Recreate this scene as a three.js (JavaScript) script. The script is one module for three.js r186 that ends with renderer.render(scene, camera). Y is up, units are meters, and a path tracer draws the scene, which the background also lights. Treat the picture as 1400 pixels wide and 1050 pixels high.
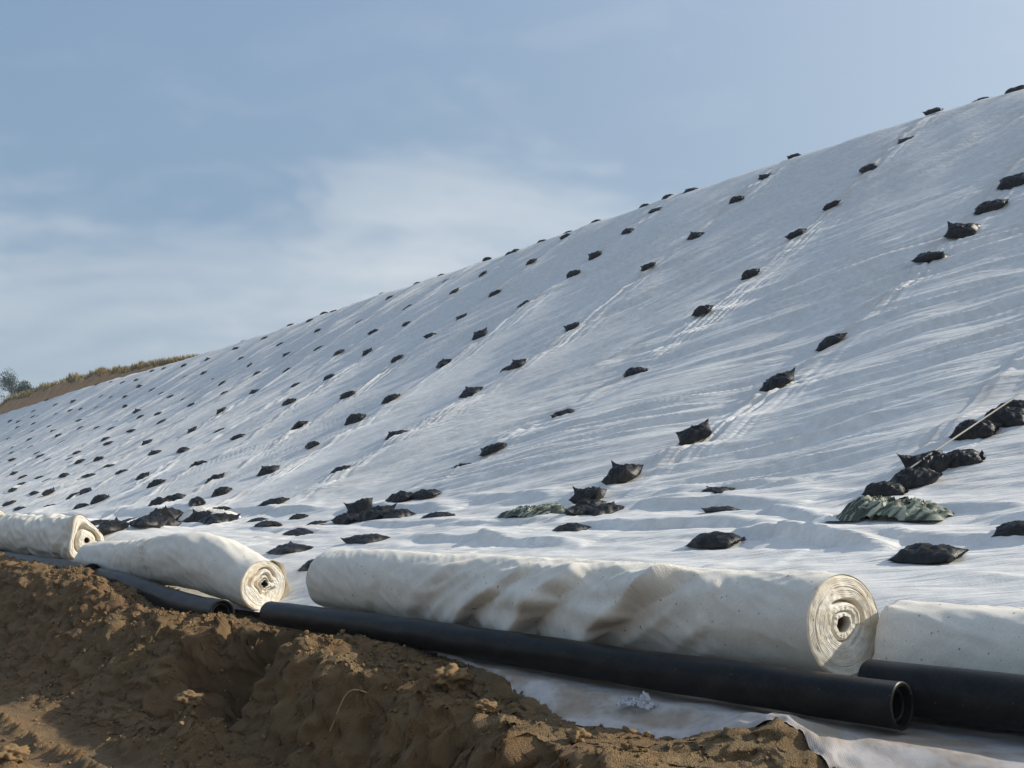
import * as THREE from 'three';
import { mergeGeometries, mergeVertices } from 'three/addons/utils/BufferGeometryUtils.js';
import { createNoise2D, createNoise3D } from 'simplex-noise';

// ---------------------------------------------------------------- camera, sky, sun, exposure
const scene = new THREE.Scene();
const camera = new THREE.PerspectiveCamera(42.18, 4 / 3, 0.1, 3000);
camera.position.set(0, 1.75, 0);
camera.rotation.set(THREE.MathUtils.degToRad(8.36), 0, 0);

const renderer = new THREE.WebGLRenderer({ antialias: true });
renderer.toneMapping = THREE.LinearToneMapping;
renderer.toneMappingExposure = 1.0;
renderer.shadowMap.enabled = true;

function rngOf(seed) { let a = seed >>> 0; return () => { a = (a + 0x6D2B79F5) >>> 0; let t = a; t = Math.imul(t ^ (t >>> 15), t | 1); t ^= t + Math.imul(t ^ (t >>> 7), t | 61); return ((t ^ (t >>> 14)) >>> 0) / 4294967296; }; }
const N2 = createNoise2D(rngOf(11)), N3 = createNoise3D(rngOf(12));
const clamp = (x, a = 0, b = 1) => Math.min(b, Math.max(a, x));
const ss = (a, b, x) => { x = clamp((x - a) / (b - a)); return x * x * (3 - 2 * x); };
const mix = (a, b, k) => a + (b - a) * k;
const ridge = (n) => 1 - Math.abs(n) * 2;
const toLin = (v) => { v /= 255; return v <= 0.04045 ? v / 12.92 : Math.pow((v + 0.055) / 1.055, 2.4); };
const L3 = (r, g, b) => [toLin(r), toLin(g), toLin(b)];
const fbm3 = (x, y, z, o = 4) => { let s = 0, a = 0.5, n = 0; for (let i = 0; i < o; i++) { s += a * N3(x, y, z); n += a; x = x * 2.03 + 7.1; y = y * 2.03 + 3.7; z = z * 2.03 + 5.3; a *= 0.5; } return s / n; };
const fbm2 = (x, y, o = 4) => { let s = 0, a = 0.5, n = 0; for (let i = 0; i < o; i++) { s += a * N2(x, y); n += a; x = x * 2.03 + 7.1; y = y * 2.03 + 3.7; a *= 0.5; } return s / n; };

// frame of the site: s runs along the rolls (away, to the left), t runs towards the slope, h is up
const SUN = new THREE.Vector3(0.84, 0.487, -0.02).normalize();
{
  const W = 1536, H = 768, d = new Float32Array(W * H * 4);
  const low = L3(160, 177, 188), mid = L3(136, 163, 190), high = L3(125, 154, 188), zen = L3(98, 131, 174), cl = L3(200, 210, 219);
  for (let j = 0; j < H; j++) for (let i = 0; i < W; i++) {
    const th = ((j + 0.5) / H - 0.5) * Math.PI, ph = ((i + 0.5) / W - 0.5) * 2 * Math.PI;
    const x = Math.cos(ph) * Math.cos(th), y = Math.sin(th), z = Math.sin(ph) * Math.cos(th);
    const el = th * 180 / Math.PI, az = Math.atan2(x, -z) * 180 / Math.PI;
    const k = [0, 1, 2].map((c) => el < 0 ? low[c] : el < 16 ? mix(low[c], mid[c], ss(2, 16, el)) : el < 34 ? mix(mid[c], high[c], ss(16, 34, el)) : mix(high[c], zen[c], ss(34, 80, el)));
    const sd = x * SUN.x + y * SUN.y + z * SUN.z, glow = 0.62 * Math.pow(Math.max(0, sd * 0.5 + 0.5), 4) * ss(-4, 12, el) + 0.35 * Math.pow(Math.max(0, sd), 40);
    // thin high cloud: a broad soft bank with a wispy upper edge, fainter wisps all round
    const py = 1 / (Math.max(y, 0.03) + 0.22), cx = x * py, cz = z * py;
    const w = fbm3(cx * 1.1 + 3, cz * 1.1, 2.2, 5), f = fbm3(cx * 2.3 + w * 0.9 + 1.7, cz * 4.6 + w * 0.7, 0.4, 6), fine = fbm3(cx * 6 + w, cz * 12 + cx * 3, 5.5, 5);
    const edge = 15.5 + 6.2 * Math.exp(-Math.pow((az + 2) / 13, 2)) + 4 * Math.cos(az * 0.05 + 2.6) * (1 - Math.exp(-az * az / 900)) + 3.0 * w;
    const bank = ss(edge + 2.6, edge - 4.0, el + 4.2 * f + 1.6 * fine);
    const streak = fbm3(cx * 1.2 + 9, cz * 9 + cx * 2.6, 1.3, 4);
    let c = clamp(bank * (0.66 + 0.34 * f + 0.16 * streak + 0.1 * fine) * mix(0.42, 1, ss(4, 15, el)) + 0.10 * ss(0.05, 0.8, f) * ss(3, 18, el));
    c *= ss(-1, 8, el);
    for (let q = 0; q < 3; q++) d[(j * W + i) * 4 + q] = mix(k[q], cl[q], clamp(c)) + glow * [1, 0.95, 0.86][q] * (el < 0 ? 0.5 : 1);
    d[(j * W + i) * 4 + 3] = 1;
  }
  const sky = new THREE.DataTexture(d, W, H, THREE.RGBAFormat, THREE.FloatType);
  sky.mapping = THREE.EquirectangularReflectionMapping; sky.magFilter = sky.minFilter = THREE.LinearFilter; sky.wrapS = THREE.RepeatWrapping; sky.needsUpdate = true;
  scene.background = sky; scene.environment = sky;
}
const sun = new THREE.DirectionalLight(new THREE.Color(1, 0.93, 0.81), 5.0);
sun.position.copy(SUN).multiplyScalar(120).add(new THREE.Vector3(0, 0, -30)); sun.target.position.set(0, 0, -30);
sun.castShadow = true; sun.shadow.mapSize.set(4096, 4096); sun.shadow.radius = 1.2;
Object.assign(sun.shadow.camera, { left: -140, right: 140, top: 90, bottom: -90, near: 1, far: 400 });
scene.add(sun, sun.target);
scene.fog = new THREE.FogExp2(new THREE.Color().setRGB(...L3(172, 186, 205)), 0.0006);

// ---------------------------------------------------------------- helpers
const P0 = new THREE.Vector3(2.25, 0, -6.8), U = new THREE.Vector3(-0.6569458, 0, -0.7539378), Wd = new THREE.Vector3(0.7539378, 0, -0.6569458);
const TURN = Math.atan2(0.7539378, -0.6569458);            // local x = s, y = up, z = t
const P = (s, t, h = 0) => new THREE.Vector3(P0.x + s * U.x + t * Wd.x, h, P0.z + s * U.z + t * Wd.z);
const distTo = (s, t, h) => P(s, t, h).distanceTo(camera.position);
const used = {};
const numbered = (n) => { const k = used[n] = (used[n] ?? -1) + 1; return k ? n + '_' + String(k).padStart(3, '0') : n; };
const shade = (o) => { o.traverse((m) => { if (m.isMesh) { m.castShadow = true; m.receiveShadow = true; } }); return o; };
function part(name, g, m, parent) { const o = new THREE.Mesh(g, m); o.name = name; parent.add(o); return o; }
function thing(name, label, category, s, t, h, turn = 0, group) {
  const o = new THREE.Group(); o.name = numbered(name); o.position.copy(P(s, t, h)); o.rotation.y = TURN + turn;
  o.userData = { label, category }; if (group) o.userData.group = group; scene.add(o); return o;
}
function structure(name, label, category) { const o = new THREE.Group(); o.name = numbered(name); o.position.copy(P0); o.rotation.y = TURN; o.userData = { kind: 'structure', label, category }; scene.add(o); return o; }
// a grid surface from f(i, j) -> [x, y, z], optional colour c(i, j) -> [r, g, b]; uv in metres from uvf
function grid(nu, nv, f, { color, uv, flip, closeU } = {}) {
  const pos = new Float32Array((nu + 1) * (nv + 1) * 3), col = color && new Float32Array(pos.length), uvs = new Float32Array((nu + 1) * (nv + 1) * 2), idx = [];
  for (let j = 0, q = 0; j <= nv; j++) for (let i = 0; i <= nu; i++, q++) {
    const p = f(closeU && i === nu ? 0 : i, j); pos.set(p, q * 3);
    if (color) col.set(color(i, j, p), q * 3);
    const v = uv ? uv(i, j, p) : [p[0], p[2]]; uvs.set(v, q * 2);
  }
  for (let j = 0; j < nv; j++) for (let i = 0; i < nu; i++) {
    const a = j * (nu + 1) + i, b = a + 1, c = a + nu + 1, e = c + 1;
    if (flip) idx.push(a, b, c, b, e, c); else idx.push(a, c, b, b, c, e);
  }
  const g = new THREE.BufferGeometry();
  g.setAttribute('position', new THREE.BufferAttribute(pos, 3)); g.setAttribute('uv', new THREE.BufferAttribute(uvs, 2));
  if (color) g.setAttribute('color', new THREE.BufferAttribute(col, 3));
  g.setIndex(idx); g.computeVertexNormals();
  if (closeU) { const n = g.attributes.normal; for (let j = 0; j <= nv; j++) { const a = j * (nu + 1), b = a + nu; const v = new THREE.Vector3(n.getX(a) + n.getX(b), n.getY(a) + n.getY(b), n.getZ(a) + n.getZ(b)).normalize(); n.setXYZ(a, v.x, v.y, v.z); n.setXYZ(b, v.x, v.y, v.z); } }
  return g;
}
function tex(n, f, srgb, rep) {
  const d = new Uint8Array(n * n * 4);
  for (let j = 0; j < n; j++) for (let i = 0; i < n; i++) { const c = f(i / n, j / n, i, j); for (let q = 0; q < 3; q++) d[(j * n + i) * 4 + q] = clamp(c[q] ?? c[0]) * 255; d[(j * n + i) * 4 + 3] = 255; }
  const t = new THREE.DataTexture(d, n, n); t.magFilter = THREE.LinearFilter; t.minFilter = THREE.LinearMipmapLinearFilter; t.generateMipmaps = true; t.wrapS = t.wrapT = THREE.RepeatWrapping;
  if (srgb) t.colorSpace = THREE.SRGBColorSpace; t.repeat.set(rep, rep); t.needsUpdate = true; return t;
}
// tiling noise on a torus
const TN = (u, v, f, z = 0) => { const a = u * 2 * Math.PI, b = v * 2 * Math.PI, r = f / (2 * Math.PI); return 0.5 * (N3(Math.cos(a) * r + z, Math.sin(a) * r + Math.cos(b) * r * 1.0, Math.sin(b) * r + z * 1.7) + N3(Math.cos(b) * r + z + 31, Math.sin(b) * r - Math.cos(a) * r, Math.sin(a) * r)); };

// ---------------------------------------------------------------- materials
const feltBump = tex(512, (u, v) => [0.5 + 0.28 * TN(u, v, 90) + 0.2 * TN(u, v, 190, 3)], false, 1.1);
const feltTint = tex(512, (u, v) => { const n = TN(u, v, 14), m = TN(u, v, 60, 5), k = 0.95 + 0.05 * n + 0.03 * m; return [k, k * 0.995, k * 0.985]; }, true, 0.31);
const AN = (u, v, fu, fv, z) => { const b = v * 2 * Math.PI, r = fv / (2 * Math.PI), w = ss(0, 1, u); return mix(N3(u * fu, Math.cos(b) * r + z, Math.sin(b) * r), N3((u - 1) * fu, Math.cos(b) * r + z, Math.sin(b) * r), w); };
const streakBump = tex(1024, (u, v) => { const n = AN(u + 0.04 * TN(u, v, 3), v, 22, 2.2, 1), m = AN(u, v, 46, 4, 5), q = AN(u, v, 100, 9, 9); return [0.5 + 0.22 * ridge(n) + 0.13 * ridge(m) + 0.05 * q + 0.04 * TN(u, v, 160)]; }, false, 0.25);
const weaveBump = tex(256, (u, v) => { const a = Math.sin(u * 2 * Math.PI * 24), b = Math.sin(v * 2 * Math.PI * 24); return [0.5 + 0.25 * a * b + 0.15 * TN(u, v, 20)]; }, false, 2.5);
const rollTint = (() => { const t = tex(1024, (u, v) => { const k = 0.955 + 0.03 * TN(u, v, 9) + 0.03 * TN(u, v, 70, 5); return [k, k * 0.995, k * 0.985]; }, true, 0.5), R = rngOf(91), d = t.image.data; for (let q = 0; q < 420; q++) { const x = R() * 1024, y = R() * 1024, r = 1.2 + 3.6 * R() ** 4, k = 0.35 + 0.5 * R(); for (let j = -6; j <= 6; j++) for (let i = -6; i <= 6; i++) if (i * i + j * j * (0.6 + 0.5 * (q % 3)) < r * r) { const o = (((y + j) & 1023) * 1024 + ((x + i) & 1023)) * 4; d[o] *= mix(1, .62, k); d[o + 1] *= mix(1, .5, k); d[o + 2] *= mix(1, .36, k); } } return t; })();
const pipeTint = (() => { const t = tex(1024, (u, v) => { const d = clamp(0.45 + 0.8 * TN(u, v, 6) + 0.5 * TN(u, v, 26, 3)) * 0.018 + 0.012 * clamp(TN(u, v, 120, 8)), g = (x) => Math.pow(x, 1 / 2.2); return [g(0.008 + d * 0.55), g(0.008 + d * 0.46), g(0.008 + d * 0.36)]; }, true, 0.9), R = rngOf(17), d = t.image.data; for (let q = 0; q < 260; q++) { const x = R() * 1024, y = R() * 1024, r = 1 + 4 * R() ** 5, k = 0.2 + 0.6 * R(); for (let j = -6; j <= 6; j++) for (let i = -6; i <= 6; i++) if (i * i + j * j < r * r) { const o = (((y + j) & 1023) * 1024 + ((x + i) & 1023)) * 4; d[o] = mix(d[o], 128, k); d[o + 1] = mix(d[o + 1], 108, k); d[o + 2] = mix(d[o + 2], 82, k); } } for (let q = 0; q < 50; q++) { let x = R() * 1024, y = R() * 1024; const a = (R() - .5) * .5, n = 40 + 200 * R(), k = .15 + .2 * R(); for (let i = 0; i < n; i++) { x += Math.cos(a); y += Math.sin(a); const o = ((y & 1023) * 1024 + (x & 1023)) * 4; for (let c = 0; c < 3; c++) d[o + c] = mix(d[o + c], 95, k); } } return t; })();
const M = {
  felt: new THREE.MeshStandardMaterial({ color: new THREE.Color().setRGB(0.80, 0.79, 0.765), map: feltTint, bumpMap: streakBump, bumpScale: 0.022, roughness: 0.66, vertexColors: true, side: THREE.DoubleSide }),
  roll: new THREE.MeshStandardMaterial({ color: new THREE.Color().setRGB(0.85, 0.80, 0.705), map: rollTint, bumpMap: feltBump, bumpScale: 0.003, roughness: 0.9, vertexColors: true, side: THREE.DoubleSide }),
  weave: new THREE.MeshStandardMaterial({ color: new THREE.Color().setRGB(0.55, 0.51, 0.485), map: feltTint, bumpMap: weaveBump, bumpScale: 0.0016, roughness: 0.8, vertexColors: true, side: THREE.DoubleSide }),
  bag: new THREE.MeshPhysicalMaterial({ color: new THREE.Color().setRGB(1, 1, 1), specularIntensity: 0.6, bumpMap: weaveBump, bumpScale: 0.004, roughness: 0.36, vertexColors: true, side: THREE.DoubleSide }),
  farBag: new THREE.MeshStandardMaterial({ color: new THREE.Color().setRGB(0.03, 0.03, 0.03), roughness: 0.5 }),
  hdpe: new THREE.MeshPhysicalMaterial({ color: 0xffffff, map: pipeTint, specularIntensity: 0.32, roughness: 0.36, side: THREE.DoubleSide }),
  dirt: new THREE.MeshStandardMaterial({ color: 0xffffff, roughness: 0.97, vertexColors: true, bumpMap: tex(512, (u, v) => [0.5 + 0.3 * TN(u, v, 34) + 0.25 * TN(u, v, 95, 2) + 0.15 * TN(u, v, 200, 4)], false, 1.7), bumpScale: 0.02 }),
  clod: new THREE.MeshStandardMaterial({ color: new THREE.Color().setRGB(0.205, 0.128, 0.057), roughness: 1 }),
  sack: new THREE.MeshStandardMaterial({ color: 0xffffff, roughness: 0.55, vertexColors: true, side: THREE.DoubleSide, bumpMap: weaveBump, bumpScale: 0.004 }),
  film: new THREE.MeshPhysicalMaterial({ color: new THREE.Color().setRGB(0.8, 0.8, 0.8), roughness: 0.35, transmission: 0.6, thickness: 0, side: THREE.DoubleSide }),
  rope: new THREE.MeshStandardMaterial({ color: new THREE.Color().setRGB(0.42, 0.38, 0.32), roughness: 0.9 }),
  straw: new THREE.MeshStandardMaterial({ color: new THREE.Color().setRGB(0.42, 0.31, 0.16), roughness: 0.9 }),
  grass: new THREE.MeshStandardMaterial({ color: 0xffffff, roughness: 0.95, side: THREE.DoubleSide }),
  bark: new THREE.MeshStandardMaterial({ color: new THREE.Color().setRGB(0.09, 0.065, 0.045), roughness: 1 }),
  leaf: new THREE.MeshPhysicalMaterial({ color: new THREE.Color().setRGB(0.016, 0.036, 0.011), roughness: 0.8, transmission: 0.25, thickness: 0, side: THREE.DoubleSide }),
};

// ---------------------------------------------------------------- the shape of the slope
const PR = [[-3, .60], [-.2, .70], [.0, .74], [.35, .86], [.75, 1.22], [1.2, 1.34], [2, 1.52], [3, 1.76], [4, 2.02], [5, 2.38], [6.5, 3.05], [9.12, 4.32], [11, 5.26], [14.14, 7.1], [16.5, 8.6], [18.7, 10.1], [20.5, 11.35], [23, 13.2], [25.6, 15.1], [27.7, 16.6], [28.4, 16.95], [29.5, 17.1], [60, 17.2]];
const CK = [[-40, .98], [9, .985], [13, 1.0], [24, 1.0], [35, .985], [50, .975], [60, .965], [77, .96], [103, .98], [200, .98]];
function lerpT(T, x) { if (x <= T[0][0]) return T[0][1]; for (let i = 1; i < T.length; i++) if (x <= T[i][0]) return mix(T[i - 1][1], T[i][1], (x - T[i - 1][0]) / (T[i][0] - T[i - 1][0])); return T[T.length - 1][1]; }
function baseH(s, t) {
  let h = (lerpT(PR, t - .2) + lerpT(PR, t) + lerpT(PR, t + .2)) / 3;
  if (h > 2.3) h = 2.3 + (h - 2.3) * lerpT(CK, s);
  return h + .75 * ss(9, 22, s) * (1 - ss(.8, 3.5, t));
}
const LINES = [2.0, 6.5, 12.15, 18.3, 24.1, 29.6, 34.3, 38, 42.6, 47, 51.2];
while (LINES[LINES.length - 1] < 150) LINES.push(+(LINES[LINES.length - 1] + 4.4).toFixed(2));
const delta = (S) => clamp(.34 * (S - 14), 0, 7), gg = (t) => Math.pow(clamp((20 - t) / 14, 0, 1.2), 1.5);
const sOf = (S, t) => S - delta(S) * gg(t);
const Sof = (s, t) => { let S = s; for (let i = 0; i < 14; i++) S = s + delta(S) * gg(t); return S; };
// folds of the sheet on the bench: [s0, t0, s1, t1, height, front width, back width]
const FOLDS = [
  [-.6, 2.55, 1.5, 2.5, .10, .10, .7], [.85, 2.2, 2.95, 2.75, .17, .08, .65], [2.1, 3.3, 3.2, 3.7, .10, .12, .4], [2.6, 3.1, 6.3, 3.0, .11, .10, .8], [2.9, 4.1, 5.6, 4.15, .13, .14, .7],
  [3.0, 2.6, 5.2, 2.35, .06, .08, .5], [4.6, 2.1, 8.6, 2.5, .12, .10, .9], [6.2, 3.3, 8.8, 3.15, .10, .1, .6], [8.4, 3.3, 11.5, 3.3, .08, .1, .6], [9.6, 4.2, 13.6, 4.2, .12, .15, .6],
  [10.5, 2.7, 15, 2.8, .07, .1, .6], [14, 4.4, 19, 4.3, .14, .15, .8], [16, 3.0, 22, 3.2, .12, .15, .7], [20, 4.5, 28, 4.6, .16, .2, .9], [-1.5, 3.4, .6, 3.25, .12, .14, .6], [.2, 3.6, 2.2, 3.75, .08, .1, .5],
  [27, 4.2, 38, 4.5, .18, .25, 1], [3.4, 5.0, 6.2, 4.6, .07, .2, .5], [7.0, 4.5, 10.5, 4.75, .08, .2, .5],
];
const dirNoise = (s, t, k, fc, fa, z) => { const q = 1 / Math.sqrt(1 + k * k), c = (s + k * t) * q, a = (-k * s + t) * q; return N3(c * fc + 0.35 * N2(a * fa * 1.3, c * fc * 0.3 + z), a * fa, z); };
function wrinkle(s, t, d) {
  const slope = ss(3.2, 6.5, t), bench = ss(.9, 1.4, t) * (1 - ss(4.6, 6.5, t)), top = 1 - ss(27.2, 28.6, t);
  // three families of folds: strongly slanting near the camera, steeper further up and away
  const wA = (1 - ss(9, 17, s)) * (1 - ss(15, 22, t)), wC = ss(26, 42, s), wB = Math.max(0, 1 - wA - wC);
  let h = 0;
  const fam = (k, w, z) => {
    if (w < 0.02) return;
    const n1 = dirNoise(s, t, k, 0.75, 0.06, z), n2 = dirNoise(s, t, k * 0.92, 1.9, 0.10, z + 9), n3 = d < 60 ? dirNoise(s, t, k * 1.06, 4.2, 0.17, z + 17) : 0;
    const patch = clamp(0.62 + 0.75 * N2(s * 0.16 + z, t * 0.16) + 0.3 * N2(s * .45 + z, t * .4), .12, 1.5);
    h += w * (0.072 * ridge(n1) + (0.062 + .02 * (z === 1)) * ridge(n2) * patch * (1 - 0.35 * ss(16, 26, t)) + 0.030 * ridge(n3) * patch);
  };
  fam(2.2, wA, 1); fam(0.95, wB, 40); fam(0.30, wC * 1.15, 80);
  h += 0.10 * N2(s * 0.17, t * 0.10) + 0.02 * N2(s * 0.5 + 4, t * 0.33);
  h *= slope * (0.35 + 0.65 * top);
  if (bench > 0.01) h += bench * (0.022 * ridge(N2(s * 0.30 + 3, t * 1.0 + s * .12)) + 0.012 * ridge(N2(s * 0.55, t * 2.3 + 8 + s * .3)) + 0.004 * ridge(N2(s * 1.6, t * 5)));
  if (t < 7 && s < 40) for (const [s0, t0, s1, t1, H, a, b] of FOLDS) {
    const dx = s1 - s0, dz = t1 - t0, l2 = dx * dx + dz * dz, k = clamp(((s - s0) * dx + (t - t0) * dz) / l2);
    if (Math.abs(s - mix(s0, s1, .5)) > Math.abs(dx) * .5 + .8) continue;
    const off = t - mix(t0, t1, k) - 0.05 * N2(s * 0.5 + H * 50, 3) - 0.012 * N2(s * 2.1, H * 90), ends = Math.sqrt(clamp(Math.min((s - s0) / dx, (s1 - s) / dx) * 4));
    if (off > -a && off < b) h += H * ends * (0.9 + 0.2 * N2(s * 0.5, H * 30)) * (off < 0 ? (off + a) / a : Math.pow(1 - off / b, 1.3));
  }
  return h;
}
function pucker(S, t, c) {           // pulled strands of sheet beside a seam
  const x = S - c, wv = 0.42 + 0.22 * N2(t * 0.3, c); const e = Math.exp(-x * x / (2 * wv * wv)) * ss(5, 6.5, t) * (0.5 + 0.6 * N2(t * 0.22 + c * 3, c));
  return Math.max(0, e) * (0.050 + .015 * ss(20, 50, c)) * ridge(N3(x * 5.2, t * 0.09, c));
}
function surfH(s, t) { const d = distTo(s, t, baseH(s, t)), S = Sof(s, t); let h = baseH(s, t) + wrinkle(s, t, d); for (const c of LINES) if (Math.abs(S - c) < 1.4) { h += pucker(S, t, c); const lap = S - c; if (lap > -.35 && lap < .3) h += .012 + .05 * Math.exp(-(((lap - .17) / .18) ** 2)); } return h; }

const slope = structure('slope', 'long embankment slope covered with white geotextile sheets', 'slope');
{
  const edges = [-9.5, -3.6, ...LINES.filter((c) => c < 150)];
  const rows = (d0) => { const r = [-.12]; while (r[r.length - 1] < 29.4) { const t = r[r.length - 1], h = baseH(d0, t); r.push(t + Math.max(0.05, 0.0030 * distTo(d0, t, h))); } return r; };
  for (let n = 0; n + 1 < edges.length; n++) {
    const a = edges[n], b = edges[n + 1] + 0.28, mid = (a + b) / 2, T = rows(mid), near = distTo(sOf(a, 6), 4, 2.3), nu = Math.ceil((b - a) / Math.max(0.045, 0.0028 * near));
    const tint = 0.97 + 0.03 * N2(n * 3.3, 7), kk = mix(mix(1.9, .8, ss(6, 20, mid)), .28, ss(24, 44, mid)), qk = 1 / Math.sqrt(1 + kk * kk);
    const g = grid(nu, T.length - 1, (i, j) => {
      const t = T[j], S = mix(a, b, i / nu), s = sOf(S, t), d = distTo(s, t, baseH(s, t));
      let h = baseH(s, t) + wrinkle(s, t, d);
      for (const c of [a, edges[n + 1]]) if (Math.abs(S - c) < 1.4) h += pucker(S, t, c);
      // the far edge of each sheet laps over the next one
      const lap = S - edges[n + 1]; if (lap > -0.35) h += 0.012 + (0.040 + .025 * ss(18, 50, S)) * Math.exp(-Math.pow((lap - 0.17) / (0.13 + .08 * ss(18, 50, S)), 2)) * (0.6 + 0.5 * N2(t * 0.7, n));
      return [s, h, t];
    }, {
      uv: (i, j, p) => [(p[0] + kk * p[2] * 1.15) * qk + n * 1.37, (-kk * p[0] + p[2] * 1.15) * qk],
      color: (i, j, p) => {       // soil rubbed in along the laps and in trodden patches
        const t = p[2], S = mix(a, b, i / nu); let e = 0;
        for (const c of [a, edges[n + 1]]) { const x = S - c - 0.22 - 0.15 * N2(t * 0.3, c); e += Math.exp(-x * x * 14) * clamp(0.25 + 0.9 * N2(t * 0.35 + c, c * 2) + 0.35 * N2(t * 1.9, S * 3)); }
        const tr = (1 - ss(5, 8, t)) * clamp(fbm2(p[0] * 0.8 + 20, t * 1.4, 4) * 0.9 - 0.05) * 0.5 + clamp(fbm2(p[0] * 0.35, t * 0.25 + 9, 4) - 0.28) * 0.4;
        const k = clamp(e * 0.42 + tr * 0.5), f = tint * (1 + 0.03 * fbm2(p[0] * 0.5, t * 0.4, 3));
        return [f * mix(1, 0.80, k), f * mix(1, 0.66, k), f * mix(1, 0.53, k)];
      },
    });
    part('fabric_panel', g, M.felt, slope);
  }
}
// the top of the embankment behind the crest
{
  const g = grid(90, 24, (i, j) => { const s = -40 + i * 2.9, t = 28.9 + j * 3; return [s, 2.3 + (16.98 - 2.3) * lerpT(CK, s) - (j ? 0.06 : 0.3) + 0.1 * N2(s * 0.2, t * 0.2), t]; }, { color: (i, j, p) => { const k = 0.9 + 0.3 * fbm2(p[0] * 0.3, p[2] * 0.3); return [0.27 * k, 0.19 * k, 0.11 * k]; } });
  part('soil', g, M.dirt, structure('embankment_top', 'bare earth top of the embankment behind the crest', 'terrain'));
}

// ---------------------------------------------------------------- dirt bank, road
const LEDGE = [[-12, .47], [1.5, .46], [3.2, .49], [5, .57], [7.6, .60], [9, .66], [11.5, .86], [14, 1.02], [17, 1.12], [22, 1.32], [60, 1.5]];
const EDGE = [[-12, -2.2], [-1.2, -2.1], [-.4, -1.95], [.2, -1.9], [1.2, -1.85], [1.9, -1.6], [2.6, -1.45], [3.4, -1.48], [4.4, -1.5], [5.2, -1.3], [5.7, -.95], [7.4, -.9], [8.2, -1.0], [10, -1.2], [60, -1.3]];
const RUN = [[-12, .45], [4.8, .32], [5.6, .6], [7.4, .8], [8.6, 1.0], [60, 1.15]];
const HEAPS = [ // [s, t, ds, dt, height]
  [4.7, -1.22, .6, .4, .19], [3.75, -1.38, .5, .25, .08], [2.85, -1.15, .25, .2, .12], [-.08, -1.12, .36, .26, .16], [5.55, -2.15, .42, .24, .30], [4.95, -2.25, .5, .15, .16], [5.9, -2.45, .45, .1, .13],
  [10.9, -1.25, .75, .5, .26], [12.4, -1.0, .6, .4, .24], [9.4, -1.55, .5, .4, .12], [14.6, -1.0, .8, .5, .14], [7.9, -.75, .6, .25, .12], [8.7, -1.2, .5, .3, .12], [13.2, -1.6, 1, .4, .2], [16.5, -1.2, 1, .5, .2],
  [6.2, -3.45, .25, .2, .13], [.35, -1.85, .3, .2, .08], [1.7, -1.9, .35, .25, .1],
];
const STRIP = [[-5, -2.2], [-2, -1.75], [-1, -1.42], [-.5, -1.18], [-.1, -1.0], [.3, -1.1], [.7, -1.18], [1.4, -1.24], [2.2, -.98], [3, -.72], [3.9, -.5], [5.4, -.35]];
function dirtH(s, t) {
  const wob = 0.13 * N2(s * 1.1, 5) + 0.06 * N2(s * 3.1, 9);
  const e = lerpT(EDGE, s) + wob, r = lerpT(RUN, s), L = lerpT(LEDGE, s), road = -0.33 + 0.05 * N2(s * 0.3, t * 0.4);
  let k = clamp((t - (e - r)) / r); k = mix(k * k * (3 - 2 * k), Math.pow(k, 0.7), 0.4);
  const talus = 0.22 * Math.exp(-Math.max(0, (e - r) - t) * 2.2) * (1 - k);
  let h = mix(road, L, k) + talus + .115 * ss(-1.2, -.78, t) * ss(6.5, 4.5, s);
  for (const [a, b, x, z, H] of HEAPS) { const q = ((s - a) / x) ** 2 + ((t - b) / z) ** 2; if (q < 9) h += H * Math.exp(-q) * (1 + 0.35 * N2(s * 4 + a, t * 4)); }
  // washed-out hollow under the pipes
  const q = ((s - 6.45) / 1.1) ** 2 + ((t + 1.1) / .85) ** 2 + 0.35 * N2(s * 1.7, t * 1.7 + 30); if (q < 3) h = mix(h, Math.min(h, -0.50 + 0.15 * N2(s * 3, t * 3)), ss(1.35, .55, q));
  const onRoad = 1 - ss(-2.75, -2.2, t), rough = (1 - .9 * ss(-.05, .05, t - lerpT(STRIP, s)) * ss(5.4, 4.8, s)) * (1 - .6 * Math.exp(-(((s - 4.6) / .7) ** 2 + ((t + 1.3) / .5) ** 2))) * (1 - .5 * ss(2.2, 1.2, s)) * (1 - 0.85 * onRoad * (1 - 0.5 * ss(-3.6, -4.2, t)));
  h += rough * (0.060 * fbm2(s * 1.9, t * 2.2, 3) + 0.05 * Math.abs(fbm2(s * 5.2 + 3, t * 5.6, 3)) - 0.04 * Math.abs(N2(s * 8.5, t * 8.5)) - 0.022 * Math.abs(N2(s * 19 + 7, t * 19)) + 0.012 * N2(s * 30, t * 30));
  // wheel ruts with a crumbled ridge between
  const rt = t + 2.98 + 0.06 * N2(s * 0.6, 2); h += onRoad * (0.11 * Math.exp(-rt * rt / 0.0042) * (0.55 + 0.45 * N2(s * 2.2, 4) + 0.5 * N2(s * 8, t * 8)) - 0.05 * Math.exp(-((rt - 0.32) ** 2) / 0.05) - 0.05 * Math.exp(-((rt + 0.36) ** 2) / 0.04));
  const tr = t + 4.05; h += onRoad * 0.03 * Math.exp(-tr * tr / 0.06) * Math.sin(s * 34 + 3 * N2(s * 2, t * 5));
  return h;
}
const bank = structure('dirt_bank', 'crumbling brown earth bank and rutted track in front of the rolls', 'ground');
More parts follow.
